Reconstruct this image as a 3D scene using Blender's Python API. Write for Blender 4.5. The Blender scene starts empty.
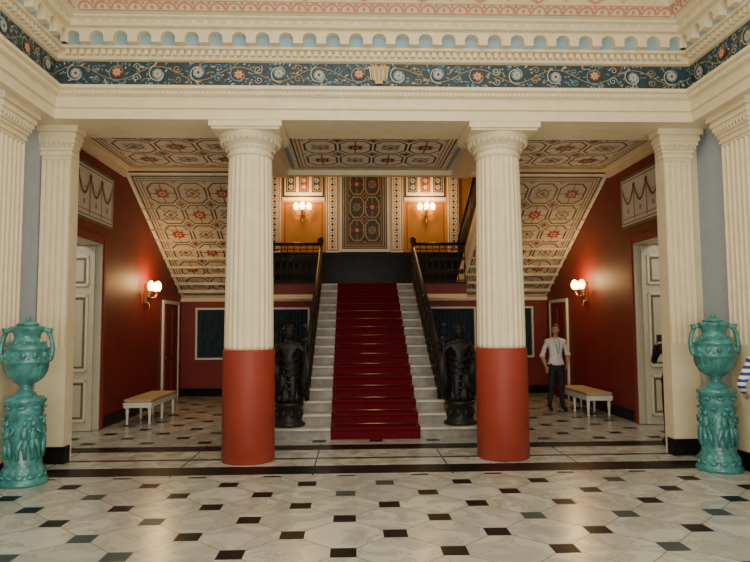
import bpy, math, random
from mathutils import Vector, Matrix
random.seed(4)
C=bpy.context.scene.collection
pi=math.pi
# ---------------------------------------------------------------- materials
def newmat(name):
    m=bpy.data.materials.new(name); m.use_nodes=True
    nt=m.node_tree; b=nt.nodes['Principled BSDF']; return m,nt,b
def mat(name,col,rough=.6,var=.08,scale=6,metal=0,bump=0,bscale=40,coat=0,emit=None,es=0,spec=.5):
    m,nt,b=newmat(name)
    b.inputs['Roughness'].default_value=rough; b.inputs['Metallic'].default_value=metal
    b.inputs['Specular IOR Level'].default_value=spec
    b.inputs['Coat Weight'].default_value=coat
    tc=nt.nodes.new('ShaderNodeTexCoord'); n=nt.nodes.new('ShaderNodeTexNoise')
    n.inputs['Scale'].default_value=scale; n.inputs['Detail'].default_value=4
    nt.links.new(tc.outputs['Object'],n.inputs['Vector'])
    r=nt.nodes.new('ShaderNodeValToRGB')
    r.color_ramp.elements[0].position=.3; r.color_ramp.elements[1].position=.7
    r.color_ramp.elements[0].color=[c*(1-var) for c in col]+[1]
    r.color_ramp.elements[1].color=[min(1,c*(1+var)) for c in col]+[1]
    nt.links.new(n.outputs['Fac'],r.inputs['Fac']); nt.links.new(r.outputs['Color'],b.inputs['Base Color'])
    if bump:
        n2=nt.nodes.new('ShaderNodeTexNoise'); n2.inputs['Scale'].default_value=bscale
        nt.links.new(tc.outputs['Object'],n2.inputs['Vector'])
        bp=nt.nodes.new('ShaderNodeBump'); bp.inputs['Strength'].default_value=bump; bp.inputs['Distance'].default_value=.02
        nt.links.new(n2.outputs['Fac'],bp.inputs['Height']); nt.links.new(bp.outputs['Normal'],b.inputs['Normal'])
    if emit:
        b.inputs['Emission Color'].default_value=(*emit,1); b.inputs['Emission Strength'].default_value=es
    return m
CREAM=mat('cream_plaster',(.83,.71,.47),.55,.05)
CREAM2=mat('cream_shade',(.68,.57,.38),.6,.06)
IVORY=mat('ivory_marble',(.50,.47,.38),.4,.25,4)
RISER=mat('darker_marble_riser',(.24,.22,.18),.45,.35,5)  # risers coloured darker than the treads to set single steps apart
BLUEG=mat('bluegrey_wall',(.40,.46,.54),.7,.05)
RED=mat('pompeian_red_wall',(.185,.015,.010),.55,.12,2)
TERRA=mat('terracotta_drum',(.29,.038,.020),.5,.07,3,spec=.35)
CARPET=mat('crimson_carpet',(.115,.004,.010),.95,.25,30,bump=.3,bscale=200,spec=.1)
BLACK=mat('black_marble',(.009,.009,.009),.3,.4,5,spec=.15)
BRONZE=mat('dark_bronze',(.014,.012,.010),.45,.3,8,metal=.0,spec=.35)
BRASS=mat('brass',(.6,.4,.15),.3,.1,8,metal=1)
TEAL=mat('teal_glaze',(.05,.235,.22),.28,.4,9,coat=.35,bump=.5,bscale=25)
NAVY=mat('navy_paint',(.03,.045,.07),.6)
INK=mat('ink_paint',(.035,.034,.03),.6)
FRZ=mat('frieze_ground',(.022,.050,.066),.5,.35,20)
TAN=mat('tan_paint',(.42,.29,.14),.6)
REDP=mat('red_paint',(.24,.028,.02),.6)
GOLD=mat('gold_paint',(.60,.38,.14),.5)
LBLUE=mat('lightblue_paint',(.28,.42,.50),.6)
TEALP=mat('teal_paint',(.11,.26,.30),.6)
PINK=mat('pink_paint',(.60,.27,.19),.6)
OLIVE=mat('olive_paint',(.20,.15,.08),.6)
OCHRE=mat('ochre_wall',(.46,.21,.035),.6,.12,2)
PANELC=mat('panel_cream',(.86,.79,.63),.6,.06)
DOORC=mat('door_cream',(.60,.57,.44),.4,.04)
CURT=mat('blue_curtain',(.018,.045,.075),.9,.3,10)
CUSH=mat('bench_cushion',(.50,.39,.22),.8,.2,30,bump=.2,bscale=150)
WHITEP=mat('white_lacquer',(.75,.72,.64),.35,.03)
GLOW=mat('lamp_glass',(1,.8,.5),.3,0,emit=(1,.52,.13),es=18)
GLASSW=mat('lamp_glass_bright',(1,.85,.6),.3,0,emit=(1,.66,.26),es=16)
SKIN=mat('skin',(.50,.28,.18),.55,.06)
HAIR=mat('dark_hair',(.03,.02,.015),.6,.2)
SHIRT=mat('white_shirt',(.80,.80,.78),.8,.05,20)
TROU=mat('dark_trousers',(.015,.015,.02),.8,.2)
SHOE=mat('black_shoe',(.01,.01,.01),.35)
BLK=mat('black_cloth',(.012,.012,.014),.85,.2)
EYE=mat('eye_dark',(.02,.015,.01),.2)
LIP=mat('lip',(.35,.12,.09),.5)
BLUES=mat('blue_cloth',(.05,.09,.30),.8)
def stripe_mat():
    m,nt,b=newmat('striped_knit'); N=nt.nodes; L=nt.links
    tc=N.new('ShaderNodeTexCoord'); sx=N.new('ShaderNodeSeparateXYZ'); L.new(tc.outputs['Object'],sx.inputs[0])
    a=N.new('ShaderNodeMath'); a.operation='MULTIPLY'; a.inputs[1].default_value=14; L.new(sx.outputs[2],a.inputs[0])
    f=N.new('ShaderNodeMath'); f.operation='FRACT'; L.new(a.outputs[0],f.inputs[0])
    g=N.new('ShaderNodeMath'); g.operation='GREATER_THAN'; g.inputs[1].default_value=.5; L.new(f.outputs[0],g.inputs[0])
    x=N.new('ShaderNodeMix'); x.data_type='RGBA'; x.inputs[6].default_value=(.75,.77,.8,1); x.inputs[7].default_value=(.03,.05,.2,1)
    L.new(g.outputs[0],x.inputs[0]); L.new(x.outputs[2],b.inputs['Base Color']); b.inputs['Roughness'].default_value=.85
    return m
STRIPE=stripe_mat()
# floor
def floor_mat():
    m,nt,b=newmat('marble_tile_floor'); N=nt.nodes; L=nt.links
    def S(v,sock):
        if isinstance(v,(int,float)): sock.default_value=v
        else: L.new(v,sock)
    def M(op,a,b2=None,c=None):
        n=N.new('ShaderNodeMath'); n.operation=op; S(a,n.inputs[0])
        if b2 is not None: S(b2,n.inputs[1])
        if c is not None: S(c,n.inputs[2])
        return n.outputs[0]
    def mixc(f,a,bb):
        n=N.new('ShaderNodeMix'); n.data_type='RGBA'; L.new(f,n.inputs[0])
        for v,i in ((a,6),(bb,7)):
            if isinstance(v,tuple): n.inputs[i].default_value=(*v,1)
            else: L.new(v,n.inputs[i])
        return n.outputs[2]
    g=N.new('ShaderNodeNewGeometry'); sx=N.new('ShaderNodeSeparateXYZ'); L.new(g.outputs['Position'],sx.inputs[0])
    x=sx.outputs[0]; Y=sx.outputs[1]; y=M('SUBTRACT',Y,5.46)
    p=M('DIVIDE',M('ADD',x,y),.868); q=M('DIVIDE',M('SUBTRACT',x,y),.868)
    fp=M('SUBTRACT',p,M('ROUND',p)); fq=M('SUBTRACT',q,M('ROUND',q))
    ap=M('ABSOLUTE',fp); aq=M('ABSOLUTE',fq)
    grout=M('LESS_THAN',M('MINIMUM',ap,aq),.0085)
    dx=M('ABSOLUTE',M('ADD',fp,fq)); dy=M('ABSOLUTE',M('SUBTRACT',fp,fq))
    sq=M('LESS_THAN',M('MAXIMUM',dx,dy),.235)
    cx=N.new('ShaderNodeCombineXYZ'); L.new(M('FLOOR',p),cx.inputs[0]); L.new(M('FLOOR',q),cx.inputs[1])
    wn=N.new('ShaderNodeTexWhiteNoise'); L.new(cx.outputs[0],wn.inputs['Vector'])
    cx2=N.new('ShaderNodeCombineXYZ'); L.new(M('ROUND',p),cx2.inputs[0]); L.new(M('ROUND',q),cx2.inputs[1])
    wn2=N.new('ShaderNodeTexWhiteNoise'); L.new(cx2.outputs[0],wn2.inputs['Vector'])
    vm=N.new('ShaderNodeVectorMath'); vm.operation='MULTIPLY_ADD'
    L.new(wn.outputs['Color'],vm.inputs[0]); vm.inputs[1].default_value=(9,9,9); L.new(g.outputs['Position'],vm.inputs[2])
    no=N.new('ShaderNodeTexNoise'); no.inputs['Scale'].default_value=2.2; no.inputs['Detail'].default_value=7; no.inputs['Distortion'].default_value=1.6
    L.new(vm.outputs[0],no.inputs['Vector'])
    vein=M('LESS_THAN',M('ABSOLUTE',M('SUBTRACT',no.outputs['Fac'],.5)),.012)
    ra=N.new('ShaderNodeValToRGB'); L.new(no.outputs['Fac'],ra.inputs['Fac'])
    ra.color_ramp.elements[0].position=.32; ra.color_ramp.elements[0].color=(.32,.32,.27,1)
    ra.color_ramp.elements[1].position=.6; ra.color_ramp.elements[1].color=(.56,.56,.49,1)
    tile=mixc(M('MULTIPLY',wn.outputs['Value'],.65),ra.outputs['Color'],(.35,.355,.315))
    tile=mixc(M('MULTIPLY',vein,.4),tile,(.22,.21,.19))
    tile=mixc(M('MULTIPLY',grout,.75),tile,(.16,.15,.12))
    dark=mixc(M('GREATER_THAN',wn2.outputs['Value'],.72),(.008,.008,.009),(.05,.068,.068))
    tile=mixc(sq,tile,dark)
    def band(a,bb): return M('MULTIPLY',M('GREATER_THAN',Y,a),M('LESS_THAN',Y,bb))
    gx=M('LESS_THAN',M('ABSOLUTE',M('SUBTRACT',M('FRACT',M('DIVIDE',x,1.67)),.5)),.006)
    lb=mixc(gx,ra.outputs['Color'],(.05,.05,.05))
    tile=mixc(band(7.6,9.55),tile,lb)
    b1=band(7.66,8.1); b3=band(9.12,9.5)
    tile=mixc(b1,tile,(.009,.009,.009))
    tile=mixc(band(8.5,8.6),tile,(.05,.05,.045))
    tile=mixc(b3,tile,(.009,.009,.009))
    L.new(tile,b.inputs['Base Color'])
    isd=M('MAXIMUM',M('MAXIMUM',b1,b3),sq)
    L.new(M('ADD',.23,M('MULTIPLY',isd,.1)),b.inputs['Roughness'])
    L.new(M('SUBTRACT',.45,M('MULTIPLY',isd,.38)),b.inputs['Specular IOR Level'])
    return m
FLOOR=floor_mat()
# ---------------------------------------------------------------- mesh builder
class MB:
    def __init__(s): s.v=[];s.f=[];s.m=[];s.s=[];s.ml=[]
    def mi(s,m):
        if m not in s.ml: s.ml.append(m)
        return s.ml.index(m)
    def add(s,vs,fs,m,sm=False,T=None):
        o=len(s.v)
        for v in vs:
            v=Vector(v); s.v.append(tuple(T@v) if T else tuple(v))
        k=s.mi(m)
        for f in fs: s.f.append([i+o for i in f]); s.m.append(k); s.s.append(sm)
    def box(s,x0,x1,y0,y1,z0,z1,m,T=None):
        vs=[(x,y,z) for x in(x0,x1) for y in(y0,y1) for z in(z0,z1)]
        s.add(vs,[(0,1,3,2),(4,6,7,5),(0,4,5,1),(2,3,7,6),(0,2,6,4),(1,5,7,3)],m,False,T)
    def lathe(s,pr,n,m,c=(0,0,0),rf=None,sm=True,T=None):
        vs=[];fs=[]
        for j,(r,z) in enumerate(pr):
            for i in range(n):
                a=2*pi*i/n; rr=r*(rf(a,z) if rf else 1)
                vs.append((c[0]+rr*math.cos(a),c[1]+rr*math.sin(a),c[2]+z))
        for j in range(len(pr)-1):
            for i in range(n):
                k=(i+1)%n; fs.append((j*n+i,j*n+k,(j+1)*n+k,(j+1)*n+i))
        fs.append(tuple(range(n-1,-1,-1))); fs.append(tuple((len(pr)-1)*n+i for i in range(n)))
        s.add(vs,fs,m,sm,T)
    def ball(s,c,r,m,n=12,T=None,R=None):
        if isinstance(r,(int,float)): r=(r,r,r)
        vs=[];h=max(4,n//2)
        for j in range(h+1):
            t=pi*j/h
            for i in range(n):
                a=2*pi*i/n; d=Vector((r[0]*math.sin(t)*math.cos(a),r[1]*math.sin(t)*math.sin(a),r[2]*math.cos(t)))
                if R: d=R@d
                vs.append(Vector(c)+d)
        fs=[(j*n+i,(j+1)*n+i,(j+1)*n+(i+1)%n,j*n+(i+1)%n) for j in range(h) for i in range(n)]
        s.add(vs,fs,m,True,T)
    def tube(s,pts,r,m,n=8,T=None):
        pts=[Vector(p) for p in pts]; k=len(pts)
        if isinstance(r,(int,float)): r=[r]*k
        vs=[]; up=None
        for i,p in enumerate(pts):
            d=(pts[min(i+1,k-1)]-pts[max(i-1,0)]).normalized()
            if up is None: up=d.orthogonal().normalized()
            else:
                up=(up-d*up.dot(d)); up=up.normalized() if up.length>1e-5 else d.orthogonal().normalized()
            w=d.cross(up)
            for j in range(n):
                a=2*pi*j/n; vs.append(p+(up*math.cos(a)+w*math.sin(a))*r[i])
        fs=[(i*n+j,i*n+(j+1)%n,(i+1)*n+(j+1)%n,(i+1)*n+j) for i in range(k-1) for j in range(n)]
        fs.append(tuple(range(n-1,-1,-1))); fs.append(tuple((k-1)*n+j for j in range(n)))
        s.add(vs,fs,m,True,T)
    def prism(s,poly,ext,m,T=None):
        ext=Vector(ext); n=len(poly); vs=[Vector(p) for p in poly]+[Vector(p)+ext for p in poly]
        fs=[tuple(range(n-1,-1,-1)),tuple(range(n,2*n))]+[(i,(i+1)%n,n+(i+1)%n,n+i) for i in range(n)]
        s.add(vs,fs,m,False,T)
    def obj(s,name,loc=(0,0,0),rot=0,parent=None,me=None):
        if me is None:
            me=bpy.data.meshes.new(name); me.from_pydata(s.v,[],s.f)
            for m in s.ml: me.materials.append(m)
            me.polygons.foreach_set('material_index',s.m); me.polygons.foreach_set('use_smooth',s.s); me.update()
        o=bpy.data.objects.new(name,me); C.objects.link(o); o.location=loc; o.rotation_euler=(0,0,rot)
        if parent: o.parent=parent
        return o
def copyobj(o,name,loc,rot=0,sx=1):
    n=bpy.data.objects.new(name,o.data); C.objects.link(n); n.location=loc; n.rotation_euler=(0,0,rot); n.scale=(sx,1,1); return n
class P:
    def __init__(s,mb,O,U,V,N): s.mb=mb; s.O=Vector(O); s.U=Vector(U).normalized(); s.V=Vector(V).normalized(); s.N=Vector(N).normalized()
    def pt(s,u,v,l=0): return s.O+s.U*u+s.V*v+s.N*l
    def poly(s,ps,m,l=1): s.mb.add([s.pt(u,v,l*.003) for u,v in ps],[tuple(range(len(ps)))],m)
    def rect(s,u0,u1,v0,v1,m,l=1): s.poly([(u0,v0),(u1,v0),(u1,v1),(u0,v1)],m,l)
    def frame(s,u0,u1,v0,v1,w,m,l=2):
        s.rect(u0,u1,v0,v0+w,m,l); s.rect(u0,u1,v1-w,v1,m,l); s.rect(u0,u0+w,v0+w,v1-w,m,l); s.rect(u1-w,u1,v0+w,v1-w,m,l)
    def line(s,ps,w,m,l=2,closed=False):
        n=len(ps); vs=[]
        for i,(u,v) in enumerate(ps):
            if closed: a=ps[i-1]; b=ps[(i+1)%n]
            else: a=ps[max(i-1,0)]; b=ps[min(i+1,n-1)]
            dx,dy=b[0]-a[0],b[1]-a[1]; L=math.hypot(dx,dy) or 1; nx,ny=-dy/L*w/2,dx/L*w/2
            vs+= [s.pt(u+nx,v+ny,l*.003),s.pt(u-nx,v-ny,l*.003)]
        fs=[(2*i,2*i+1,(2*i+3)%(2*n),(2*i+2)%(2*n)) for i in range(n if closed else n-1)]
        s.mb.add(vs,fs,m)
    def ngon(s,cu,cv,r,n,m,l=2,a0=0,sv=1): s.poly([(cu+r*math.cos(a0+2*pi*i/n),cv+sv*r*math.sin(a0+2*pi*i/n)) for i in range(n)],m,l)
    def ring(s,cu,cv,r,n,w,m,l=2,a0=0,sv=1): s.line([(cu+r*math.cos(a0+2*pi*i/n),cv+sv*r*math.sin(a0+2*pi*i/n)) for i in range(n)],w,m,l,True)
    def star(s,cu,cv,r,k,m,l=3,inner=.5,a0=0):
        s.poly([(cu+(r if i%2==0 else r*inner)*math.cos(a0+pi*i/k),cv+(r if i%2==0 else r*inner)*math.sin(a0+pi*i/k)) for i in range(2*k)],m,l)
    def spiral(s,cu,cv,r,turns,a0,d,w,m,l=2):
        ps=[]
        n=int(14*turns)+2
        for i in range(n):
            t=i/(n-1); rr=r*(1-.85*t); a=a0+d*2*pi*turns*t; ps.append((cu+rr*math.cos(a),cv+rr*math.sin(a)))
        s.line(ps,w,m,l)
    def leaf(s,cu,cv,a,L,w,m,l=2):
        ps=[]
        for i in range(5): t=i/4; ps.append((t*L,w*math.sin(pi*t)))
        for i in range(3,0,-1): t=i/4; ps.append((t*L,-w*math.sin(pi*t)))
        c,sn=math.cos(a),math.sin(a)
        s.poly([(cu+x*c-y*sn,cv+x*sn+y*c) for x,y in ps],m,l)
    def box(s,u0,u1,v0,v1,n0,n1,m):
        vs=[s.pt(u,v,n) for u in(u0,u1) for v in(v0,v1) for n in(n0,n1)]
        s.mb.add(vs,[(0,1,3,2),(4,6,7,5),(0,4,5,1),(2,3,7,6),(0,2,6,4),(1,5,7,3)],m)
def decor(p,u0,u1,v0,v1,nx,ny,ground=PANELC,li=INK,bw=1):
    # painted ceiling panel: banded border, interlaced octagons and crosses, red stars at the centres
    p.rect(u0,u1,v0,v1,ground,1)
    p.frame(u0+.03,u1-.03,v0+.03,v1-.03,.028*bw,li,2)
    p.frame(u0+.09,u1-.09,v0+.09,v1-.09,.03,TAN,2)
    p.frame(u0+.16,u1-.16,v0+.16,v1-.16,.014,li,2)
    a,b,c,d=u0+.2,u1-.2,v0+.2,v1-.2; w=(b-a)/nx; h=(d-c)/ny; r=min(w,h)/2
    for i in range(nx):
        for j in range(ny):
            cu=a+w*(i+.5); cv=c+h*(j+.5); k=.5
            def sc(pts): return [(cu+x*w,cv+y*h) for x,y in pts]
            e=.44; q_=e*.52; p.line(sc([(e,q_),(q_,e),(-q_,e),(-e,q_),(-e,-q_),(-q_,-e),(q_,-e),(e,-q_)]),.034,li,2,True)
            if (i+j)%2==0:
                p.star(cu,cv,r*.58,8,REDP,4,.62); p.ring(cu,cv,r*.17,10,.014,PANELC,5)
                for t in range(4):
                    ang=t*pi/2; p.line([(cu+r*.55*math.cos(ang),cv+r*.55*math.sin(ang)),(cu+w*.42*math.cos(ang),cv+h*.42*math.sin(ang))],.018,li,3)
            else:
                p.ring(cu,cv,r*.48,4,.032,li,3); p.star(cu,cv,r*.28,4,TAN,4,.5); p.star(cu,cv,r*.18,4,REDP,5,.5,pi/4)
                for t in range(4):
                    ang=pi/4+t*pi/2; p.spiral(cu+r*.54*math.cos(ang),cv+r*.54*math.sin(ang),r*.13,1.2,ang,1,.014,OLIVE,3)
    for i in range(nx+1):
        for j in range(ny+1):
            U_,V_=a+w*i,c+h*j
            if 0<i<nx and 0<j<ny: p.star(U_,V_,r*.24,4,REDP,4,.6); p.ring(U_,V_,r*.37,4,.024,li,3)
            elif (0<i<nx) or (0<j<ny): p.ring(U_,V_,r*.12,4,.015,li,3)
# ---------------------------------------------------------------- camera
cam=bpy.data.cameras.new('camera'); co=bpy.data.objects.new('camera',cam); C.objects.link(co)
cam.lens=30.24; cam.sensor_width=36; cam.clip_start=.05
R=Matrix.Rotation(math.radians(-2.1),4,'Z')@Matrix.Rotation(math.radians(94.09),4,'X')@Matrix.Rotation(math.radians(-.35),4,'Z')
co.matrix_world=Matrix.Translation((-.36,0,1.75))@R
bpy.context.scene.camera=co
# ---------------------------------------------------------------- floor and shell
m=MB(); m.box(-6.8,6.8,-3.3,17.7,-.2,0,FLOOR); m.obj('floor')
HW=4.5; SW=4.73
for sgn,nm in((-1,'left'),(1,'right')):
    m=MB()
    def bx(a,b,y0,y1,z0,z1,mt,mm=m,s=sgn): mm.box(min(s*a,s*b),max(s*a,s*b),y0,y1,z0,z1,mt)
    bx(HW,SW+.25,-3,8.62,0,6.8,BLUEG)
    bx(HW+.02,SW+.25,8.62,8.86,0,6.8,RED)
    bx(SW,SW+.25,8.86,9.7,0,8,RED); bx(SW,SW+.25,9.7,11.1,3.2,8,RED); bx(SW,SW+.25,11.1,17.75,0,8,RED)
    m.obj('wall_'+nm)
    b=MB()
    def b2(*a): bx(*a,mm=b)
    b2(SW-.03,SW,8.87,9.56,0,.2,BLACK); b2(SW-.03,SW,11.24,14.67,0,.2,BLACK); b2(SW-.03,SW,16.03,16.26,0,.2,BLACK)
    b2(HW-.03,HW,-3,8.28,0,.22,BLACK)
    b.obj('baseboard_'+nm)
    r=MB()
    def b3(*a): bx(*a,mm=r)
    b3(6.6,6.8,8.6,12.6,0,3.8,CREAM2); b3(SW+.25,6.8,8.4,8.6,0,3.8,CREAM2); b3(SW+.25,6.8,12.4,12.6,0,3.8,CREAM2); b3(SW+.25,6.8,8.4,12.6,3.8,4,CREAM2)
    r.obj('wall_side_room_'+nm)
    L=bpy.data.lights.new('side_room_light','AREA'); L.energy=26; L.size=1; L.color=(1,.9,.75)
    lo=bpy.data.objects.new('side_room_light_'+nm,L); C.objects.link(lo); lo.location=(sgn*5.8,9.9,3.7)
    d=MB()
    pp=P(d,(sgn*SW,9.7,0),(0,1,0),(0,0,1),(-sgn,0,0))
    for (u0,u1,v0,v1) in((-.13,0,0,3.33),(1.4,1.53,0,3.33),(0,1.4,3.2,3.33)):
        pp.box(u0,u1,v0,v1,.001,.04,REDP)
        pp.box(u0+.02,u1-.02,v0,v1-.02,.04,.055,REDP)
    for (u0,u1,v0,v1) in((0,.03,0,3.2),(1.37,1.4,0,3.2),(0.03,1.37,3.17,3.2)): pp.box(u0,u1,v0,v1,-.25,.03,DOORC)
    def leaf(px,py,ux,uy):
        q=P(d,(px,py,.01),(ux,uy,0),(0,0,1),(-uy,ux,0))
        q.box(0,.68,0,3.14,-.025,.025,DOORC)
        for z0,z1 in((.15,.85),(1.0,2.3),(2.45,2.98)):
            for n0,n1,sg in((.025,.05,1),(-.05,-.025,-1)):
                q.box(.09,.59,z0,z0+.035,n0,n1,WHITEP);q.box(.09,.59,z1-.035,z1,n0,n1,WHITEP);q.box(.09,.125,z0,z1,n0,n1,WHITEP);q.box(.555,.59,z0,z1,n0,n1,WHITEP)
                def bb(u0,u1,v0,v1,t,mt):
                    a_,b_=sorted((sg*.02,sg*t)); q.box(u0,u1,v0,v1,a_,b_,mt)
                bb(.14,.54,z0+.05,z1-.05,.030,OLIVE); bb(.175,.505,z0+.085,z1-.085,.037,DOORC)
        q.mb.ball(q.pt(.62,1.1,.05),.03,BRASS); q.mb.ball(q.pt(.62,1.1,-.05),.03,BRASS)
    leaf(sgn*(SW+.06),11.0,sgn*math.cos(.03),-math.sin(.03))
    leaf(sgn*(SW+.27),9.76,sgn*math.cos(.05),math.sin(.05))
    d.obj('door_1' if sgn<0 else 'door_2')
    d=MB(); pp=P(d,(sgn*SW,14.75,0),(0,1,0),(0,0,1),(-sgn,0,0))
    pp.box(0,1.2,0,2.3,.001,.02,RED)
    for z0,z1 in((.2,.95),(1.1,2.15)): 
        for u0,u1 in((.12,.55),(.65,1.08)):
            pp.box(u0,u1,z0,z1,.02,.032,REDP); pp.box(u0+.03,u1-.03,z0+.03,z1-.03,.02,.036,RED)
    pp.box(-.07,0,0,2.38,.001,.045,WHITEP); pp.box(1.2,1.27,0,2.38,.001,.045,WHITEP); pp.box(0,1.2,2.3,2.38,.001,.045,WHITEP)
    d.ball(pp.pt(.1,1.05,.05),.025,BRASS)
    d.obj('door_3' if sgn<0 else 'door_4')
    d=MB(); pp=P(d,(sgn*(SW-.004),9.5,3.52),(0,1,0),(0,0,1),(-sgn,0,0))
    pp.rect(0,2.1,0,.95,WHITEP,1); pp.frame(0,2.1,0,.95,.05,OLIVE,2); pp.frame(.08,2.02,.08,.87,.02,OLIVE,2)
    for k in range(4):
        u=.09+k*.48
        pp.line([(u+.48*t/10,.74-.3*math.sin(pi*t/10)) for t in range(11)],.05,OLIVE,3)
        pp.line([(u+.48*t/10,.76-.24*math.sin(pi*t/10)) for t in range(11)],.015,GOLD,4)
        pp.line([(u,.12),(u,.8)],.035,TAN,3); pp.ngon(u,.74,.05,10,REDP,4); pp.ngon(u+.24,.3,.05,8,LBLUE,4); pp.rect(u,u+.48,.16,.18,TAN,3)
    d.obj('painted_panel_'+nm)
    # side flight
    f=MB(); SI=SW-.01
    x0,x1=(2.4,SI) if sgn>0 else (-SI,-2.4)
    f.prism([(x0,16.28,2.52),(x0,12.11,4.725),(x0,12.11,5.02),(x0,16.28,2.8)],(x1-x0,0,0),CREAM2)
    n=13; dy=4.17/n; dz=(5.05-2.76)/n
    for i in range(n):
        y=16.28-dy*i; f.box(x0,x1,y-dy,y,2.76+dz*i-.15,2.76+dz*(i+1),IVORY)
    sl=Vector((0,4.17,-2.205)).normalized()
    q=P(f,(x0,12.11,4.725),(1,0,0),sl,Vector((0,-2.205,-4.17)))
    Ls=math.hypot(4.17,2.205)
    q.rect(.0,2.32,0,Ls,PANELC,1)
    decor(q,.06,2.26,.06,Ls-.08,3,6)
    xi=2.4*sgn
    f.prism([(xi-.03,16.28,2.5),(xi-.03,12.11,4.7),(xi-.03,12.11,5.15),(xi-.03,16.28,2.95)],(.06,0,0),CREAM)
    for i in range(26):
        y=16.2-i*.16; z=2.95+(16.28-y)*.528; f.tube([(xi,y,z-.05),(xi,y,z+.85)],.012,BRONZE,6)
    f.tube([(xi,16.25,3.85),(xi,12.11,3.85+4.15*.528)],.035,BRONZE)
    f.obj('side_staircase')
# rear wall with door openings
m=MB()
for a,b in((-5,-3.3),(-1.6,-1.1),(1.1,1.6),(3.3,5)): m.box(a,b,-3.2,-3,0,3.6,CREAM)
m.box(-5,5,-3.2,-3,3.6,6.8,CREAM); m.obj('wall_rear')
# hall ceiling + cove
EX,EY=4.15,8.02
m=MB(); m.box(-5,5,-3.2,8.6,6.8,6.95,CREAM)
m.obj('ceiling')
def sweep(mb,prof,mats,ext=None):
    rows=[]
    for p_,z in prof:
        X=EX-p_; Yf=EY-p_
        rows.append([(-X,-3,z),(-X,Yf,z),(X,Yf,z),(X,-3,z)])
    for i in range(len(prof)-1):
        a,b=rows[i],rows[i+1]
        for k in range(3): mb.add([a[k],a[k+1],b[k+1],b[k]],[(0,1,2,3)],mats[i])
m=MB()
prof=[(-.35,4.42),(0,4.42),(0,4.55),(.03,4.56),(.03,4.70),(.06,4.71),(.09,4.76),(.13,4.78),(.13,4.82),(.05,4.85),(0,4.86),(0,5.18),(.04,5.19),(.05,5.22),(.05,5.29),(.13,5.30),(.14,5.33),(.14,5.50),(.30,5.51),(.32,5.54),(.32,5.58),(.37,5.60),(.37,5.62)]
mt=[CREAM]*(len(prof)-1); mt[10]=FRZ; mt[16]=LBLUE
sweep(m,prof,mt)
sweep(m,[(.37,5.62),(.42,5.64),(1.5,6.75)],[CREAM,CREAM])
m.box(-4.48,4.48,EY+.03,8.86,4.425,5.62,CREAM)
fr=[P(m,(0,EY,0),(1,0,0),(0,0,1),(0,-1,0)),P(m,(-EX,0,0),(0,1,0),(0,0,1),(1,0,0)),P(m,(EX,0,0),(0,-1,0),(0,0,1),(-1,0,0))]
rng=[(-EX,EX),(-1,EY),(-EY,1)]
MUT=mat('frieze_cream',(.50,.46,.36),.6); MBL=mat('frieze_blue',(.16,.30,.38),.6); MGO=mat('frieze_gold',(.38,.25,.10),.6)
for q,(ua,ub) in zip(fr,rng):
    u=ua+.12
    while u<ub-.12: q.box(u,u+.028,4.715,4.755,.05,.10,CREAM); u+=.055
    u=ua+.16
    while u<ub-.14: q.box(u,u+.05,5.225,5.288,.05,.11,CREAM); u+=.09
    W=.29; n=int((ub-ua-.3)/W); W=(ub-ua-.3)/n
    for i in range(n):
        u=ua+.15+i*W; a=.06; r=(W-2*a)/2; zc=5.40
        pts=[(0,5.335),(a,5.335),(a,zc)]+[(W/2-r*math.cos(pi*t/8),zc+r*.85*math.sin(pi*t/8)) for t in range(1,8)]+[(W-a,zc),(W-a,5.335),(W,5.335),(W,5.508),(0,5.508)]
        vs=[q.pt(u+x,z,.235) for x,z in pts]+[q.pt(u+x,z,.14) for x,z in pts]
        k=len(pts); m.add(vs,[tuple(range(k))]+[(j,j+1,k+j+1,k+j) for j in range(0,k-2)],CREAM)
    u=ua+.4
    while u<ub-.4: q.box(u,u+.1,5.55,5.572,.32,.327,CREAM2); u+=.145
    # frieze scrolls with rosettes
    Wd=.5; n=int((ub-ua)/Wd); Wd=(ub-ua)/n; zc=5.02
    q.rect(ua,ub,4.862,4.872,MGO,2); q.rect(ua,ub,5.168,5.178,MGO,2)
    q.line([(ua+(ub-ua)*t/(n*10),zc+.09*math.sin(pi*t/10)) for t in range(n*10+1)],.010,MGO,3)
    for i in range(n):
        u=ua+Wd*(i+.5); sg=1 if i%2==0 else -1
        for k in range(34):
            an=random.uniform(0,2*pi); rr=random.uniform(.08,.25)
            uu=u+rr*math.cos(an)*1.1; vv=zc+min(rr,.125)*math.sin(an)
            q.leaf(uu,vv,an+random.uniform(-1,1),random.uniform(.035,.07),.010,(TEALP,MBL,MGO,MUT,MBL,TEALP)[k%6],3)
        q.spiral(u,zc-.01*sg,.125,1.2,pi/2*sg+.3,sg,.013,(MUT,MBL,MUT)[i%3],5)
        q.spiral(u,zc-.01*sg,.10,.8,-pi/2*sg,sg,.008,(MBL,MGO,MUT)[i%3],5)
        q.spiral(u+Wd*.48,zc+.06*sg,.055,1.4,0,-sg,.009,(MGO,MBL,MUT)[(i+1)%3],5)
        q.spiral(u+Wd*.5,zc-.08*sg,.05,1.3,pi,sg,.009,(MBL,MUT,MGO)[i%3],5)
        q.ngon(u,zc-.01*sg,.07,16,(MBL,REDP,TEALP)[i%3],6); q.star(u,zc-.01*sg,.064,7,(MUT,GOLD,MUT)[i%3],7,.6); q.ngon(u,zc-.01*sg,.022,8,(REDP,MBL,MGO)[i%3],8)
q=fr[0]; q.poly([(-.12,5.1),(.12,5.1),(.08,4.94),(-.08,4.94)],TAN,9); q.rect(-.05,.05,4.9,4.94,GOLD,9); q.rect(-.14,.14,5.1,5.13,GOLD,9)
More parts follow.
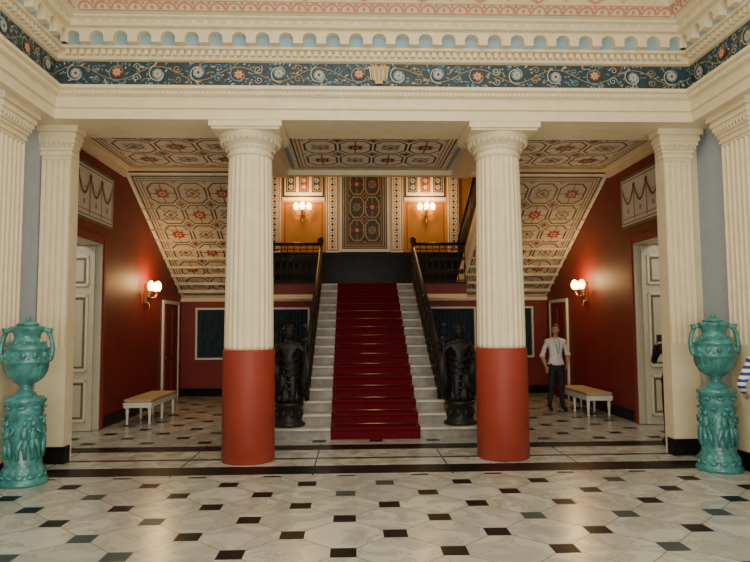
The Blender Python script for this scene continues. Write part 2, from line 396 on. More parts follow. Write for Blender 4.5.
for k in range(5): q.line([(-.1+.05*k,4.95),(-.12+.06*k,5.1)],.008,PANELC,10)
for k in range(7): q.star(-.12+.04*k,5.14,.022,5,(REDP,LBLUE,GOLD)[k%3],10)
# cove painting
cv=[P(m,(0,EY-.42,5.64),(1,0,0),(0,-1.08,1.11),(0,-1.11,-1.08)),P(m,(-EX+.42,0,5.64),(0,1,0),(1.08,0,1.11),(1.11,0,-1.08)),P(m,(EX-.42,0,5.64),(0,-1,0),(-1.08,0,1.11),(-1.11,0,-1.08))]
COVE=mat('cove_yellow',(.80,.64,.38),.6,.05)
for q,(a,b) in zip(cv,[(-3.7,3.7),(0,7.55),(-7.55,0)]):
    if q is cv[0]: q.poly([(a,0),(b,0),(b-.55,.55),(a+.55,.55)],COVE,1)
    n=int((b-a)/.2)
    q.rect(a,b,.0,.014,PINK,2)
    for i in range(n):
        u=a+.2*i
        q.line([(u+.1-.09*math.cos(pi*t/8),.02+.085*math.sin(pi*t/8)) for t in range(9)],.028,PINK,2)
        q.leaf(u+.1,.02,pi/2,.06,.024,PINK,2); q.ngon(u,.10,.024,6,PINK,2)
    q.rect(a,b,.118,.130,PINK,2)
    n=int((b-a-.9)/.72)
    for r_ in range(2):
        for i in range(n):
            u=a+.62+.72*i+.36*(r_); v=.30+.34*r_
            if u>b-.8: continue
            q.ngon(u,v,.32,4,PINK,3,0,.5); q.ngon(u,v,.25,4,COVE,4,0,.5); q.ngon(u,v,.15,4,PINK,5,0,.5); q.star(u,v,.04,6,GOLD,6)
            q.spiral(u+.36,v-.1,.05,1.3,0,1,.012,PINK,3)
m.obj('trim_entablature')
# ---------------------------------------------------------------- columns
def column():
    m=MB()
    m.lathe([(.335,0),(.345,.02),(.345,1.0),(.342,1.43),(.335,1.45)],64,TERRA)
    NF=24; prof=[]
    for i in range(9):
        t=i/8; prof.append((.325-.035*t**1.3,1.45+2.62*t))
    def rf(a,z):
        x=(a*NF/(2*pi))%1
        if z<1.46 or z>4.05: return .985
        if x<.16 or x>.84: return 1
        return 1-.065*math.sin(pi*(x-.16)/.68)**.8
    pr=[(prof[0][0],1.45),(prof[0][0],1.50)]+[p for p in prof if 1.55<p[1]<3.97]+[(prof[-1][0],3.98),(prof[-1][0]-.0,4.06)]
    m.lathe(pr,NF*8,CREAM,rf=rf)
    m.lathe([(.29,4.02),(.30,4.03),(.315,4.05),(.30,4.07),(.29,4.08),(.29,4.11),(.31,4.12),(.32,4.14),(.31,4.155),(.33,4.17),(.39,4.24),(.42,4.29),(.43,4.31),(.41,4.32),(.2,4.32)],48,CREAM)
    for i in range(30):
        a=2*pi*i/30; Rm=Matrix.Rotation(a,3,'Z')
        m.ball((.385*math.cos(a),.385*math.sin(a),4.235),(.025,.03,.05),CREAM2,8,R=Rm)
        a+=pi/30; m.ball((.325*math.cos(a),.325*math.sin(a),4.13),.014,CREAM2,6)
    m.box(-.44,.44,-.44,.44,4.315,4.345,CREAM); m.box(-.47,.47,-.47,.47,4.345,4.42,CREAM)
    return m
CY=8.5
c0=column().obj('doric_column',(-1.735,CY,0)); copyobj(c0,'doric_column.001',(1.655,CY,0))
# ---------------------------------------------------------------- pilasters (local: faces -Y, back at y=0)
def pilaster(w,dep,nf):
    m=MB(); h=w/2
    m.box(-h-.02,h+.02,-dep-.02,0,0,.22,BLACK)
    m.box(-h,h,-dep,0,.22,1.45,CREAM)
    m.box(-h,h,-dep+.03,0,1.45,4.06,CREAM)
    fw=w/nf; pts=[]
    for i in range(nf):
        u=-h+fw*i
        pts.append((u,-dep)); pts.append((u+fw*.14,-dep))
        for t in range(1,6): pts.append((u+fw*(.14+.72*t/6),-dep+.028*math.sin(pi*t/6)**.7))
        pts.append((u+fw*.86,-dep))
    pts.append((h,-dep))
    k=len(pts); vs=[(x,y,1.5) for x,y in pts]+[(x,y,4.0) for x,y in pts]
    m.add(vs,[(i,i+1,k+i+1,k+i) for i in range(k-1)],CREAM)
    m.box(-h,h,-dep,-dep+.03,1.45,1.5,CREAM); m.box(-h,h,-dep,-dep+.03,4.0,4.06,CREAM)
    m.box(-h,-h+.002,-dep,-dep+.03,1.5,4,CREAM); m.box(h-.002,h,-dep,-dep+.03,1.5,4,CREAM)
    for e,z0,z1 in((.02,4.04,4.07),(.01,4.07,4.11),(.03,4.11,4.15),(.05,4.15,4.2),(.07,4.2,4.26),(.09,4.26,4.31),(.08,4.31,4.34),(.12,4.34,4.42)):
        m.box(-h-e,h+e,-dep-e,0,z0,z1,CREAM)
    n=int(w/.06)
    for i in range(n+1): m.ball((-h+w*i/n,-dep-.06,4.2),(.02,.02,.045),CREAM2,8)
    return m
pc=pilaster(.39,.15,5)
p0=pc.obj('fluted_pilaster',(-4.29,8.56,0)); copyobj(p0,'fluted_pilaster.001',(4.14,8.56,0))
m=MB()
for x0,x1 in((-4.5,-4.10),(3.95,4.5)): m.box(x0,x1,8.562,8.66,0,4.42,CREAM)
m.obj('wall_pier')
ps=pilaster(.58,.14,6)
k=2
for y in(7.45,4.2,1.0,-2):
    a=copyobj(p0,'fluted_pilaster.%03d'%k,(-HW,y,0),pi/2); k+=1
    b=copyobj(p0,'fluted_pilaster.%03d'%k,(HW,y,0),-pi/2); k+=1
    if y==7.45: me=ps.obj('tmp').data; bpy.data.objects.remove(bpy.data.objects['tmp'])
    a.data=me; b.data=me
# ---------------------------------------------------------------- stair-hall ceiling
m=MB(); m.box(-SW,SW,8.86,12.1,4.75,5.05,CREAM)
q=P(m,(0,0,4.75),(1,0,0),(0,1,0),(0,0,-1))
decor(q,-1.38,1.38,9.0,11.8,4,3); q.frame(-1.5,1.5,8.9,11.92,.07,LBLUE,2)
decor(q,2.05,4.5,9.0,11.8,3,3); decor(q,-4.5,-2.05,9.0,11.8,3,3)
for s in(-1,1): q.box(s*1.75-.17,s*1.75+.17,8.86,12.1,0,.12,CREAM)
q.box(-2.4,2.4,11.95,12.1,0,.1,CREAM)
m.obj('ceiling_stair_hall')
m=MB(); m.box(-SW,SW,8.62,8.86,5.63,8,OCHRE); m.obj('wall_upper_light_stop')  # unseen wall added to keep world light from leaking into the stairwell top
m=MB(); m.box(-SW-.25,SW+.25,8.6,17.75,8,8.2,CREAM); m.obj('ceiling_stairwell')
m=MB()
for s in(-1,1): m.box(min(s*SW,s*(SW-.08)),max(s*SW,s*(SW-.08)),8.87,12.1,4.64,4.75,CREAM)
m.obj('trim_1')
# ---------------------------------------------------------------- main staircase
Y0=9.95; TR=.327; RS=.172; NS=16
m=MB()
for i in range(NS):
    y=Y0+TR*i; w=1.68 if i==0 else 1.17
    ye=y+.95 if i<1 else (y+TR+.03 if i<NS-1 else 14.85)
    zb=RS*i if i<3 else RS*i-.3
    m.box(-w,w,y,ye,zb,RS*(i+1)-.035,RISER); m.box(-w-.02,w+.02,y-.03,ye,RS*(i+1)-.035,RS*(i+1),IVORY)
yt=Y0+TR*(NS-1)
for s in(-1,1):
    xx=1.12*s
    m.prism([(xx-.02,Y0+.7,0),(xx-.02,Y0+.7,.2),(xx-.02,yt,2.4),(xx-.02,yt,0)],(.04,0,0),RED)
m.box(-1.1,1.1,yt,yt+.05,0,2.4,RED)
m.obj('main_staircase')
m=MB(); m.box(-2.36,2.36,yt+.02,16.29,2.5,2.75,IVORY); m.box(-SW+.01,SW-.01,16.29,17.44,2.5,2.75,IVORY)
for s in(-1,1):
    a,b=sorted((s*1.2,s*2.36)); m.box(a,b,yt-.03,yt+.02,2.40,2.5,CREAM); m.box(a,b,yt-.02,yt+.02,2.5,2.78,RED); m.box(a,b,yt-.05,yt+.02,2.74,2.79,BLACK)
m.obj('stair_landing')
# carpet
m=MB(); pts=[]
for i in range(NS):
    y=Y0+TR*i; pts+=[(y-.015,RS*i+.004),(y-.02,RS*(i+1)-.04),(y-.045,RS*(i+1)-.03),(y-.045,RS*(i+1)+.006),(y-.03,RS*(i+1)+.014)]
pts.append((17.4,RS*NS+.012))
vs=[]; 
for y,z in pts: vs+=[(-.7,y,z),(.7,y,z)]
m.add(vs,[(2*i,2*i+1,2*i+3,2*i+2) for i in range(len(pts)-1)],CARPET)
m.box(-.7,.7,Y0-.045,Y0-.03,0,.01,CARPET)
for i in range(NS):
    y=Y0+TR*i; z=RS*(i+1)+.014
    for s in(-1,1):
        a,b=sorted((s*.64,s*.66)); m.box(a,b,y-.03,y+TR-.04,z,z+.001,NAVY)
    m.tube([(-.74,y+TR-.045,z+.008),(.74,y+TR-.045,z+.008)],.006,BRASS,6)
m.obj('stair_carpet')
# railings
m=MB()
def rail(pa,pb,n,h=.95):
    pa=Vector(pa); pb=Vector(pb)
    m.tube([pa+Vector((0,0,h)),pb+Vector((0,0,h))],.04,BRONZE); m.tube([pa+Vector((0,0,.08)),pb+Vector((0,0,.08))],.016,BRONZE,6); m.tube([pa+Vector((0,0,h-.12)),pb+Vector((0,0,h-.12))],.012,BRONZE,6)
    d=(pb-pa)/n
    for i in range(n+1):
        p=pa+d*i; m.tube([p,p+Vector((0,0,.3)),p+Vector((0,0,.4)),p+Vector((0,0,.5)),p+Vector((0,0,h))],[.014,.012,.028,.012,.012],BRONZE,6)
        if i<n:
            for zc,sg in((.28,1),(.62,-1)):
                cc=p+d*.5+Vector((0,0,zc)); u=d.normalized(); R0=min(d.length*.45,.14); ps_=[]
                for t in range(18):
                    a=sg*(t/17*2*pi*1.5); rr=R0*(1-.75*t/17); ps_.append(cc+u*rr*math.cos(a)+Vector((0,0,1))*rr*math.sin(a))
                m.tube(ps_,.016,BRONZE,5)
                m.ball(cc,.03,BRONZE,6)
for s in(-1,1):
    rail((s*1.1,10.75,.5),(s*1.08,yt+.05,2.75),15)
    m.tube([(s*1.1,10.75,1.45),(s*1.12,10.62,1.38),(s*1.14,10.55,1.30),(s*1.13,10.58,1.22)],.035,BRONZE)
    m.tube([(s*1.12,10.72,.36),(s*1.12,10.72,1.5)],.04,BRONZE)
    rail((s*1.12,yt+.06,2.75),(s*2.34,yt+.06,2.75),8)
    m.lathe([(.06,0),(.07,.05),(.045,.1),(.05,.5),(.04,.9),(.07,1.0),(.075,1.08),(.02,1.12)],12,BRONZE,(s*1.1,yt+.06,2.75))
m.obj('stair_railing')
# back lower wall with curtained windows
YB=16.3
m=MB(); m.box(-SW,SW,YB,YB+.15,0,2.49,RED); m.obj('wall_back_lower')
m=MB(); 
for s in(-1,1):
    a,b=sorted((s*1.15,s*SW)); m.box(a,b,YB-.03,YB,0,.2,BLACK); m.box(a,b,YB-.05,YB,2.4,2.49,CREAM)
m.obj('baseboard_back')
wi=1
for s in(-1,1):
    for (a,b) in((1.45,2.85),(3.0,4.35)):
        m=MB(); x0,x1=sorted((s*a,s*b)); q=P(m,(x0,YB,.92),(1,0,0),(0,0,1),(0,-1,0)); w=x1-x0; h=1.32
        for u0,u1,v0,v1 in((0,.05,0,h),(w-.05,w,0,h),(.05,w-.05,0,.05),(.05,w-.05,h-.05,h)): q.box(u0,u1,v0,v1,.001,.06,WHITEP)
        n=90; vs=[]
        for i in range(n+1):
            u=.05+(w-.1)*i/n; d=.03+.022*math.sin(i*.9); vs+=[q.pt(u,.05,d),q.pt(u,h-.05,d)]
        m.add(vs,[(2*i,2*i+1,2*i+3,2*i+2) for i in range(n)],CURT,True)
        m.obj('window_%d'%wi); wi+=1
# upper back wall
YU=17.5
m=MB(); m.box(-SW,SW,YU,YU+.2,2.5,8,OCHRE); 
q=P(m,(0,YU,0),(1,0,0),(0,0,1),(0,-1,0))
q.box(-SW,SW,2.75,3.72,0,.04,BLACK); q.box(-SW,SW,3.72,3.8,0,.07,BLACK)
for s in(-1,1):
    for uc,wd in((s*.9,.34),(s*2.5,.3)):
        q.box(uc-wd/2,uc+wd/2,3.8,6.9,0,.05,PANELC)
        qq=P(m,(0,YU-.05,0),(1,0,0),(0,0,1),(0,-1,0))
        qq.frame(uc-wd/2+.02,uc+wd/2-.02,3.85,6.8,.02,NAVY,1)
        for k in range(18):
            z=3.95+.16*k; qq.star(uc,z,.06,4,(REDP,NAVY)[k%2],2,.5); qq.ring(uc,z,.09,8,.012,OLIVE,1)
    a,b=sorted((s*1.12,s*2.3))
    q.rect(a,b,5.35,6.9,PANELC,1); q.frame(a,b,5.35,6.9,.06,NAVY,2)
    for k in range(3):
        u=a+.1+.36*k; q.rect(u,u+.28,5.5,6.7,(NAVY,REDP,NAVY)[k],3); q.frame(u+.03,u+.25,5.53,6.67,.02,GOLD,4)
        for j in range(6): q.star(u+.14,5.65+.19*j,.08,6,PANELC,4,.5); q.ngon(u+.14,5.65+.19*j,.03,8,(REDP,GOLD,REDP)[k],5)
        q.line([(u+.14+.06*math.sin(t),5.55+t*.07) for t in range(16)],.012,LBLUE,5)
    q.box(a,b,5.26,5.35,0,.05,CREAM)
    q.frame(a+.06,b-.06,3.88,5.2,.025,REDP,1)
m.obj('wall_back_upper')
m=MB(); q=P(m,(0,YU-.001,0),(1,0,0),(0,0,1),(0,-1,0))
q.box(-.72,.72,3.82,6.9,0,.03,PANELC)
qq=P(m,(0,YU-.031,0),(1,0,0),(0,0,1),(0,-1,0))
decor(qq,-.63,.63,3.90,6.9,2,4,mat('panel_darkgrey',(.055,.055,.048),.6),TAN)
m.obj('painted_stair_panel')
# ---------------------------------------------------------------- lamps
def sconce(name,loc,rot,nb,bright,en,sc=1):
    e=bpy.data.objects.new(name,None); C.objects.link(e); e.location=loc; e.rotation_euler=(0,0,rot); e.scale=(sc,sc,sc)
    m=MB(); m.lathe([(.02,-.16),(.05,-.1),(.03,-.05),(.07,0),(.03,.06),(.045,.1),(.01,.17)],12,BRASS,(0,-.08,0)); m.box(-.04,.04,-.06,-.005,-.22,.15,BRASS)
    m.tube([(0,-.06,-.2),(0,-.1,-.3),(0,-.06,-.36)],[.02,.014,.006],BRASS,8)
    gl=MB()
    for i in range(nb):
        a=-pi/2+(i-(nb-1)/2)*(.95 if nb>2 else 1.5)
        dx,dy=math.cos(a),math.sin(a); r=.20
        m.tube([(0,-.05,-.04),(dx*r*.4,-.05+dy*r*.4,-.12),(dx*r*.85,-.05+dy*r*.85,-.10),(dx*r,-.05+dy*r,0)],.011,BRASS,6)
        m.lathe([(.015,-.02),(.045,0),(.04,.015)],10,BRASS,(dx*r,-.05+dy*r,0))
        gl.lathe([(.03,.012),(.055,.05),(.066,.1),(.055,.15),(.03,.19),(.012,.2)],12,bright,(dx*r,-.05+dy*r,0))
    m.obj('bracket',parent=e); gl.obj('glass_shades',parent=e)
    L=bpy.data.lights.new('bulb','POINT'); L.energy=en; L.color=(1,.58,.22); L.shadow_soft_size=.1
    lo=bpy.data.objects.new('bulb',L); C.objects.link(lo); lo.parent=e; lo.location=(0,-.38,.22)
sconce('wall_sconce',(-SW,13.45,2.5),pi/2,3,GLASSW,42,1.1); sconce('wall_sconce.001',(SW,13.45,2.5),-pi/2,3,GLASSW,42,1.1)
sconce('wall_sconce.002',(-1.72,YU-.01,4.95),0,3,GLOW,52,1.1); sconce('wall_sconce.003',(1.72,YU-.01,4.95),0,3,GLOW,52,1.1)
# ---------------------------------------------------------------- benches
def bench():
    m=MB(); W,L,H=.5,1.6,.42
    m.box(-W/2,W/2,0,L,.31,.39,WHITEP); m.box(-W/2-.01,W/2+.01,-.01,L+.01,.375,.395,WHITEP)
    n=8; pr=[]
    for i in range(n+1):
        t=i/n; e=.03*(1-math.sin(pi*t/2)); pr.append((e,.395+.06*t))
    vs=[];
    for e,z in pr: vs+=[(-W/2+e,e,z),(W/2-e,e,z),(W/2-e,L-e,z),(-W/2+e,L-e,z)]
    fs=[(4*i+j,4*i+(j+1)%4,4*i+4+(j+1)%4,4*i+4+j) for i in range(n) for j in range(4)]+[(4*n,4*n+1,4*n+2,4*n+3)]
    m.add(vs,fs,CUSH)
    for x in(-W/2+.05,W/2-.05):
        for y in(.06,L/2,L-.06):
            m.lathe([(.02,0),(.026,.03),(.018,.05),(.03,.22),(.034,.25),(.024,.265),(.036,.29),(.036,.32)],10,WHITEP,(x,y,0))
            m.box(x-.035,x+.035,y-.035,y+.035,.29,.38,WHITEP)
    return m
b0=bench().obj('upholstered_bench',(-4.22,11.6,0)); copyobj(b0,'upholstered_bench.001',(4.34,11.95,0))
# ---------------------------------------------------------------- urns
def urn():
    m=MB()
    def gad(a,z):
        if .12<z<.22: return 1+.03*math.cos(16*a)
        if 1.16<z<1.40: return 1+.035*math.cos(20*a)
        if 1.78<z<1.9: return 1+.03*math.cos(12*a)
        return 1
    pr=[(.27,0),(.275,.03),(.265,.06),(.235,.09),(.24,.12),(.25,.15),(.225,.19),(.20,.23),(.205,.26),(.195,.29),(.19,.5),(.19,.7),(.195,.82),(.215,.85),(.2,.88),(.205,.93),(.225,.96),(.235,.99),(.22,1.02),(.15,1.035),
        (.13,1.05),(.12,1.07),(.075,1.10),(.06,1.13),(.08,1.15),(.07,1.165),(.12,1.19),(.18,1.24),(.22,1.31),(.24,1.39),(.245,1.42),(.255,1.43),(.255,1.45),(.24,1.46),(.245,1.54),(.24,1.58),(.255,1.59),(.25,1.61),(.21,1.65),(.16,1.68),(.14,1.72),(.15,1.77),(.18,1.82),(.19,1.84),(.18,1.86),(.14,1.87),(.10,1.88),(.0,1.88)]
    m.lathe(pr,64,TEAL,rf=gad)
    for i in range(8):
        a=2*pi*i/8; c=Matrix.Rotation(a,4,'Z')
        lean=.03*(-1)**i
        m.ball((.2,lean,.72),(.03,.03,.038),TEAL,8,c); m.ball((.195,lean,.6),(.035,.045,.09),TEAL,8,c)
        m.tube([(.2,lean-.02,.54),(.205,-.04,.42),(.2,-.03,.31)],[.035,.026,.018],TEAL,6,c); m.tube([(.2,lean+.02,.54),(.21,.035,.44),(.2,.05,.31)],[.035,.026,.018],TEAL,6,c)
        m.tube([(.2,lean+.04,.65),(.215,.08,.6),(.205,.1,.68)],[.02,.016,.012],TEAL,6,c)
        m.ball((.205,pi*.2/8,.78),(.02,.05,.02),TEAL,8,c); m.ball((.22,0,.905),(.02,.05,.022),TEAL,8,c)
    for i in range(12):
        c=Matrix.Rotation(2*pi*i/12,4,'Z'); m.ball((.245,0,1.52),(.02,.035,.04),TEAL,8,c); m.ball((.235,0,1.48),(.015,.02,.02),TEAL,6,Matrix.Rotation(2*pi*(i+.5)/12,4,'Z'))
        m.ball((.235,0,.105),(.025,.05,.03),TEAL,8,c)
        m.ball((.185,0,1.665),(.03,.03,.02),TEAL,8,c)
    for s in(-1,1):
        ps_=[(.23*s,0,1.48),(.27*s,0,1.5),(.28*s,0,1.6),(.26*s,0,1.72),(.225*s,0,1.80),(.18*s,0,1.83),(.16*s,0,1.80)]
        m.tube(ps_,[.03,.03,.026,.026,.03,.034,.02],TEAL,8)
        m.ball((.235*s,0,1.80),(.035,.04,.045),TEAL,10); m.ball((.26*s,0,1.825),(.022,.02,.02),TEAL,8)
        m.ball((.25*s,0,1.47),(.04,.04,.035),TEAL,10)
    m.lathe([(.12,1.875),(.13,1.89),(.1,1.91),(.05,1.93),(.03,1.95),(.035,1.97),(.0,1.99)],24,TEAL)
    return m
u0=urn().obj('teal_urn_on_pedestal',(-4.085,7.40,0),.3); u1=copyobj(u0,'teal_urn_on_pedestal.001',(4.06,7.58,0),-.3)
for u_ in(u0,u1): u_.scale=(.95,.95,.95)
# ---------------------------------------------------------------- figures
def skinmesh(J,E,root,matfn,mats,sub=2):
    names=list(J); idx={n:i for i,n in enumerate(names)}
    me=bpy.data.meshes.new('sk'); me.from_pydata([J[n][0] for n in names],[(idx[a],idx[b]) for a,b in E],[])
    o=bpy.data.objects.new('sk',me); C.objects.link(o)
    o.modifiers.new('Skin','SKIN'); sv=me.skin_vertices[0].data
    for n in names:
        r=J[n][1]; sv[idx[n]].radius=(r,r) if isinstance(r,(int,float)) else r
        sv[idx[n]].use_root=(n==root)
    s=o.modifiers.new('s','SUBSURF'); s.levels=sub; s.render_levels=sub
    dg=bpy.context.evaluated_depsgraph_get(); dg.update()
    nm=bpy.data.meshes.new_from_object(o.evaluated_get(dg)); bpy.data.objects.remove(o)
    nm.materials.clear()
    for k in mats: nm.materials.append(k)
    def dist(p,a,b):
        ab=b-a; t=max(0,min(1,(p-a).dot(ab)/ab.length_squared)); return (p-(a+ab*t)).length,t
    seg=[(a,b,Vector(J[a][0]),Vector(J[b][0]),(J[a][1],J[b][1])) for a,b in E]
    for f in nm.polygons:
        best=None
        for a,b,va,vb,rr in seg:
            d,t=dist(f.center,va,vb); d-=rr[0]*(1-t)+rr[1]*t
            if best is None or d<best[0]: best=(d,a,b,t)
        f.material_index=matfn(best[1],best[2],best[3],f.center); f.use_smooth=True
    return nm
def hand(m,w,d,side,mt,curl=.5):
    w=Vector(w); d=Vector(d).normalized(); side=Vector(side); side=(side-d*side.dot(d)).normalized(); n=d.cross(side)
    Rm=Matrix((side,d,n)).transposed()
    m.ball(w+d*.045,(.042,.055,.017),mt,12,R=Rm)
    for i,(o,L) in enumerate(((.03,.072),(.010,.082),(-.010,.075),(-.029,.058))):
        b=w+d*.085+side*o; cur=[b-d*.02,b]; dd=d.copy(); p=b
        for k,fr_ in enumerate((.45,.32,.23)):
            dd=(dd+n*curl*.45).normalized(); p=p+dd*L*fr_; cur.append(p)
        m.tube(cur,[.0095,.0095,.0088,.008,.006],mt,7)
    b=w+d*.03+side*.035; m.tube([b-side*.015,b,b+(side*.7+d*.7)*.03,b+(side*.45+d*.9)*.055],[.013,.012,.010,.007],mt,7)
def head(m,c,yaw,pitch,skin,hair,face=True,long=False):
    T=Matrix.Translation(c)@Matrix.Rotation(yaw,4,'Z')@Matrix.Rotation(pitch,4,'X')
    vs=[];n=24;h=16
    for j in range(h+1):
        t=pi*j/h; cz=math.cos(t)
        for i in range(n):
            a=2*pi*i/n; x=.074*math.sin(t)*math.cos(a); y=.096*math.sin(t)*math.sin(a); z=.118*cz
            if z<0: k=1-.38*(-z/.118)**1.5; x*=k; y=y*(.9 if y>0 else 1)*(1-.1*(-z/.118))-.012*(-z/.118)
            vs.append((x,y,z))
    m.add(vs,[(j*n+i,(j+1)*n+i,(j+1)*n+(i+1)%n,j*n+(i+1)%n) for j in range(h) for i in range(n)],skin,True,T)
    m.tube([(0,-.088,.012),(0,-.108,-.022),(0,-.097,-.034)],[.008,.014,.010],skin,8,T)
    for s in(-1,1):
        m.ball((s*.03,-.083,.008),(.014,.008,.008),WHITEP if skin is SKIN else skin,8,T); m.ball((s*.03,-.090,.008),(.006,.004,.006),EYE,8,T)
        m.tube([(s*.015,-.09,.028),(s*.032,-.09,.032),(s*.048,-.078,.027)],.004,hair,6,T)
        m.ball((s*.077,.005,-.005),(.010,.018,.03),skin,8,T)
    m.ball((0,-.088,-.056),(.024,.008,.007),LIP if skin is SKIN else skin,8,T)
    vs=[]
    fs=[]
    for j in range(h+1):
        t=pi*j/h
        for i in range(n):
            a=2*pi*i/n; vs.append((.082*math.sin(t)*math.cos(a),.006+.102*math.sin(t)*math.sin(a),.010+.122*math.cos(t)))
    for j in range(h):
        for i in range(n):
            a=2*pi*(i+.5)/n; z=.118*math.cos(pi*(j+.5)/h); front=math.sin(a)<-.25
            lim=.062 if front else (-.02 if math.sin(a)<.25 else (-.07 if not long else -.1))
            if z>lim: fs.append((j*n+i,(j+1)*n+i,(j+1)*n+(i+1)%n,j*n+(i+1)%n))
    m.add(vs,fs,hair,True,T)
def person(name,loc,rot,top,bottom,arms,sleeve=1.0,legs=None,scale=1,headyaw=0,lany=False,shoe=SHOE):
    e=bpy.data.objects.new(name,None); C.objects.link(e); e.location=loc; e.rotation_euler=(0,0,rot); e.scale=(scale,)*3
    J={'pel':((0,0,.95),.125),'waist':((0,0,1.08),.118),'chest':((0,.005,1.27),.135),'upch':((0,.01,1.39),.10),'neck':((0,0,1.49),.052),'nk2':((0,-.008,1.56),.05)}
    E=[('pel','waist'),('waist','chest'),('chest','upch'),('upch','neck'),('neck','nk2')]
    for s,k in((-1,'r'),(1,'l')):
        el,wr=arms[k]
        lg=(legs or {}).get(k,((s*.105,-.015,.5),(s*.12,.03,.09)))
        J['sh'+k]=((s*.165,.012,1.405),.068); J['el'+k]=(el,.046); J['wr'+k]=(wr,.029)
        J['mid'+k]=(tuple((Vector(el)+Vector(wr))/2),.04)
        J['hip'+k]=((s*.09,0,.87),.098); J['kn'+k]=(lg[0],.064); J['calf'+k]=(tuple(Vector(lg[0])*.6+Vector(lg[1])*.4+Vector((0,.015,0))),.06); J['an'+k]=(lg[1],.046)
        ax,ay,az=lg[1]; J['toe'+k]=((ax+s*.02,ay-.17,.035),.034); J['mf'+k]=((ax+s*.01,ay-.08,.05),.042)
        E+=[('upch','sh'+k),('sh'+k,'el'+k),('el'+k,'mid'+k),('mid'+k,'wr'+k),('pel','hip'+k),('hip'+k,'kn'+k),('kn'+k,'calf'+k),('calf'+k,'an'+k),('an'+k,'mf'+k),('mf'+k,'toe'+k)]
    def mf(a,b,t,c):
        if a.startswith('mf') or b.startswith('mf') : return 3
        if a in('neck',) or (a=='upch' and b=='neck' and t>.75): return 2
        if a.startswith('mid') or (a.startswith('el')): return 2 if sleeve<1 else 0
        if a.startswith('sh') and b.startswith('el'): return 2 if t>sleeve+.45 else 0
        if c.z<.95 and (a.startswith(('hip','kn','calf')) or a=='pel'): return 1
        return 0
    me=skinmesh(J,E,'pel',mf,[top,bottom,SKIN,shoe])
    for v in me.vertices:
        if .9<v.co.z<1.45 and abs(v.co.x)<.2: v.co.x*=1.12; v.co.y*=.86
    o=bpy.data.objects.new('body',me); C.objects.link(o); o.parent=e
    m=MB(); head(m,(0,-.018,1.645),headyaw,0,SKIN,HAIR)
    for s,k in((-1,'r'),(1,'l')):
        el,wr=map(Vector,arms[k]); d=(wr-el).normalized(); hand(m,wr-d*.01,d,(-s*.3,-1,0) if abs(d.z)>.6 else (0,0,1),SKIN,.6)
        if sleeve<1: m.tube([el-(wr-el).normalized()*.02,el+(wr-el).normalized()*.045],[.056,.052],top,14)
    m.tube([(.06*math.cos(a),-.0+.058*math.sin(a),1.485+.012*math.sin(a)) for a in [ -1.2+ (2*pi-.7)*t/16 for t in range(17)]],.013,top,6)
    m.lathe([(.142,.93),(.15,.95),(.14,1.0)],28,top,rf=lambda a,z:1-.16*abs(math.sin(a)))
    if lany:
        m.tube([(-.05,-.06,1.47),(-.035,-.125,1.32),(0,-.135,1.16)],.005,NAVY,5); m.tube([(.05,-.06,1.47),(.035,-.125,1.32),(0,-.135,1.16)],.005,NAVY,5); m.box(-.03,.03,-.145,-.138,1.07,1.16,WHITEP)
        m.box(-.008,.008,-.137,-.12,.98,1.4,top)
    m.obj('head_hands_details',parent=e)
    return e
person('standing_man',(3.84,12.95,0),.1,SHIRT,TROU,{'r':((-.27,.05,1.13),(-.24,-.06,.90)),'l':((.29,.06,1.14),(.20,-.10,.96))},sleeve=.5,lany=True,headyaw=-.25,
  legs={'r':((-.11,-.02,.5),(-.15,.02,.09)),'l':((.10,-.04,.5),(.12,.0,.09))})
v=person('photographing_visitor',(4.40,9.25,0),-.75,BLK,BLK,{'r':((-.25,-.10,1.18),(-.12,-.34,1.46)),'l':((.22,-.16,1.20),(.06,-.36,1.46))},sleeve=1,scale=1.0)
m=MB(); m.box(-.08,.08,-.47,-.45,1.50,1.60,BLK); m.ball((.03,-.475,1.57),.01,BLACK,8); m.obj('camera_phone',parent=v)
person('striped_shirt_visitor',(3.98,6.45,0),pi-.3,STRIPE,BLUES,{'r':((-.27,.02,1.16),(-.2,-.12,.93)),'l':((.3,.06,1.16),(.22,-.14,1.05))},sleeve=1,scale=.97)
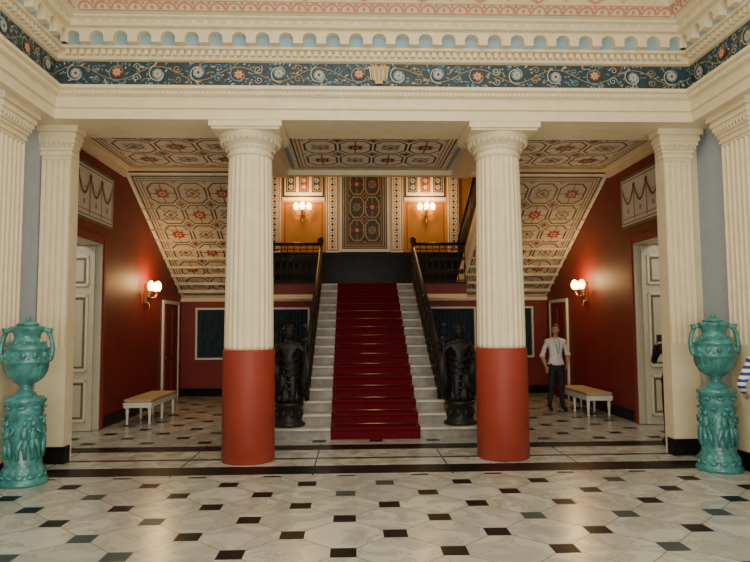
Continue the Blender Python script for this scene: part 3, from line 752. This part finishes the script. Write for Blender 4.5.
# bronze statues at the stair foot
def statue():
    m=MB()
    m.lathe([(.23,0),(.24,.04),(.2,.07),(.19,.1),(.18,.3),(.21,.33),(.22,.38),(.15,.40)],28,BRONZE)
    for i in range(10):
        c=Matrix.Rotation(2*pi*i/10,4,'Z'); m.ball((.19,0,.2),(.02,.03,.07),BRONZE,8,c)
    m.lathe([(.20,.40),(.19,.48),(.165,.65),(.15,.82),(.14,.95),(.125,1.02)],60,BRONZE,rf=lambda a,z:1+.10*math.sin(11*a+6*z)+.03*math.sin(5*a))
    J={'p':((0,0,.95),.125),'w':((0,0,1.06),.1),'c':((0,0,1.2),.12),'u':((0,0,1.3),.09),'n':((0,0,1.38),.045),'h':((0,-.01,1.46),.05),
       'sl':((.14,0,1.31),.06),'el':((.27,-.05,1.2),.042),'wl':((.26,-.16,1.38),.03),'sr':((-.14,0,1.31),.06),'er':((-.23,.0,1.12),.042),'wr':((-.17,-.16,1.08),.03),
       'k':((.06,-.14,.78),.08),'t':((.07,-.15,.45),.05)}
    E=[('p','w'),('w','c'),('c','u'),('u','n'),('n','h'),('u','sl'),('sl','el'),('el','wl'),('u','sr'),('sr','er'),('er','wr'),('p','k'),('k','t')]
    me=skinmesh(J,E,'p',lambda a,b,t,c:0,[BRONZE])
    m.add([v.co for v in me.vertices],[tuple(p.vertices) for p in me.polygons],BRONZE,True)
    head(m,(0,-.015,1.52),.2,0,BRONZE,BRONZE,long=True)
    m.lathe([(.085,1.56),(.09,1.6),(.075,1.64),(.03,1.68)],14,BRONZE)
    hand(m,(.26,-.16,1.38),(0,-.2,1),(-1,0,0),BRONZE,.9); hand(m,(-.17,-.16,1.08),(.5,-.8,-.1),(0,0,1),BRONZE,.9)
    m.tube([(.26,-.2,.42),(.26,-.19,1.0),(.25,-.19,1.62)],[.014,.012,.01],BRONZE,8); m.ball((.25,-.19,1.65),(.035,.035,.05),BRONZE,10)
    vs=[];n=14
    for j in range(9):
        t=j/8
        for i in range(n+1):
            a=pi*(i/n); w=.19+.06*t; vs.append((w*math.cos(a),.05+(.07+.10*t)*math.sin(a)+.018*math.sin(i*2.2),1.33-.88*t))
    m.add(vs,[(j*(n+1)+i,j*(n+1)+i+1,(j+1)*(n+1)+i+1,(j+1)*(n+1)+i) for j in range(8) for i in range(n)],BRONZE,True)
    m.tube([(-.17,-.18,1.1),(-.16,-.2,.9),(-.12,-.18,.7)],[.06,.07,.04],BRONZE,10)
    T=Matrix.Translation((-.2,-.12,.72))@Matrix.Rotation(-.5,4,'Z')@Matrix.Rotation(pi/2,4,'X')
    m.lathe([(.19,-.02),(.20,0),(.17,.02),(.09,.05),(.04,.06),(.0,.08)],28,BRONZE,T=T)
    m.tube([(.25,-.1,1.22),(.27,-.12,1.0),(.24,-.1,.75),(.22,-.08,.5)],[.04,.07,.08,.05],BRONZE,10)
    # folded drapery swags across the front
    for k in range(5):
        z=.62+.11*k; m.tube([(-.15,-.08,z+.10),(-.07,-.17,z+.02),(.03,-.20,z-.01),(.12,-.15,z+.05),(.17,-.06,z+.12)],[.012,.022,.026,.020,.012],BRONZE,7)
    return m
s0=statue().obj('bronze_statue',(-1.38,10.24,.174)); s1=copyobj(s0,'bronze_statue.001',(1.38,10.24,.174))
s0.scale=(1.12,1.05,.96); s1.scale=(-1.12,1.05,.96)
# ---------------------------------------------------------------- lights
def area(name,loc,rot,sx,sy,en,col):
    L=bpy.data.lights.new(name,'AREA'); L.shape='RECTANGLE'; L.size=sx; L.size_y=sy; L.energy=en; L.color=col
    o=bpy.data.objects.new(name,L); C.objects.link(o); o.location=loc; o.rotation_euler=rot; return o
area('doorway_daylight',(0,-2.9,1.9),(pi/2+.20,0,0),6.4,3.2,510,(1,.96,.87))
area('hall_overhead_fill',(0,3.2,6.6),(0,0,0),4.5,4.5,260,(1,.95,.83))  # added area lamp below the closed hall ceiling; no skylight opening
area('stairwell_overhead_fill',(0,14.0,7.8),(0,0,0),3,4,26,(1,.84,.62))  # unseen overhead lamp under the closed stairwell ceiling, added to brighten the treads
w=bpy.data.worlds.new('world'); bpy.context.scene.world=w; w.use_nodes=True
w.node_tree.nodes['Background'].inputs[0].default_value=(.8,.85,.95,1); w.node_tree.nodes['Background'].inputs[1].default_value=.6
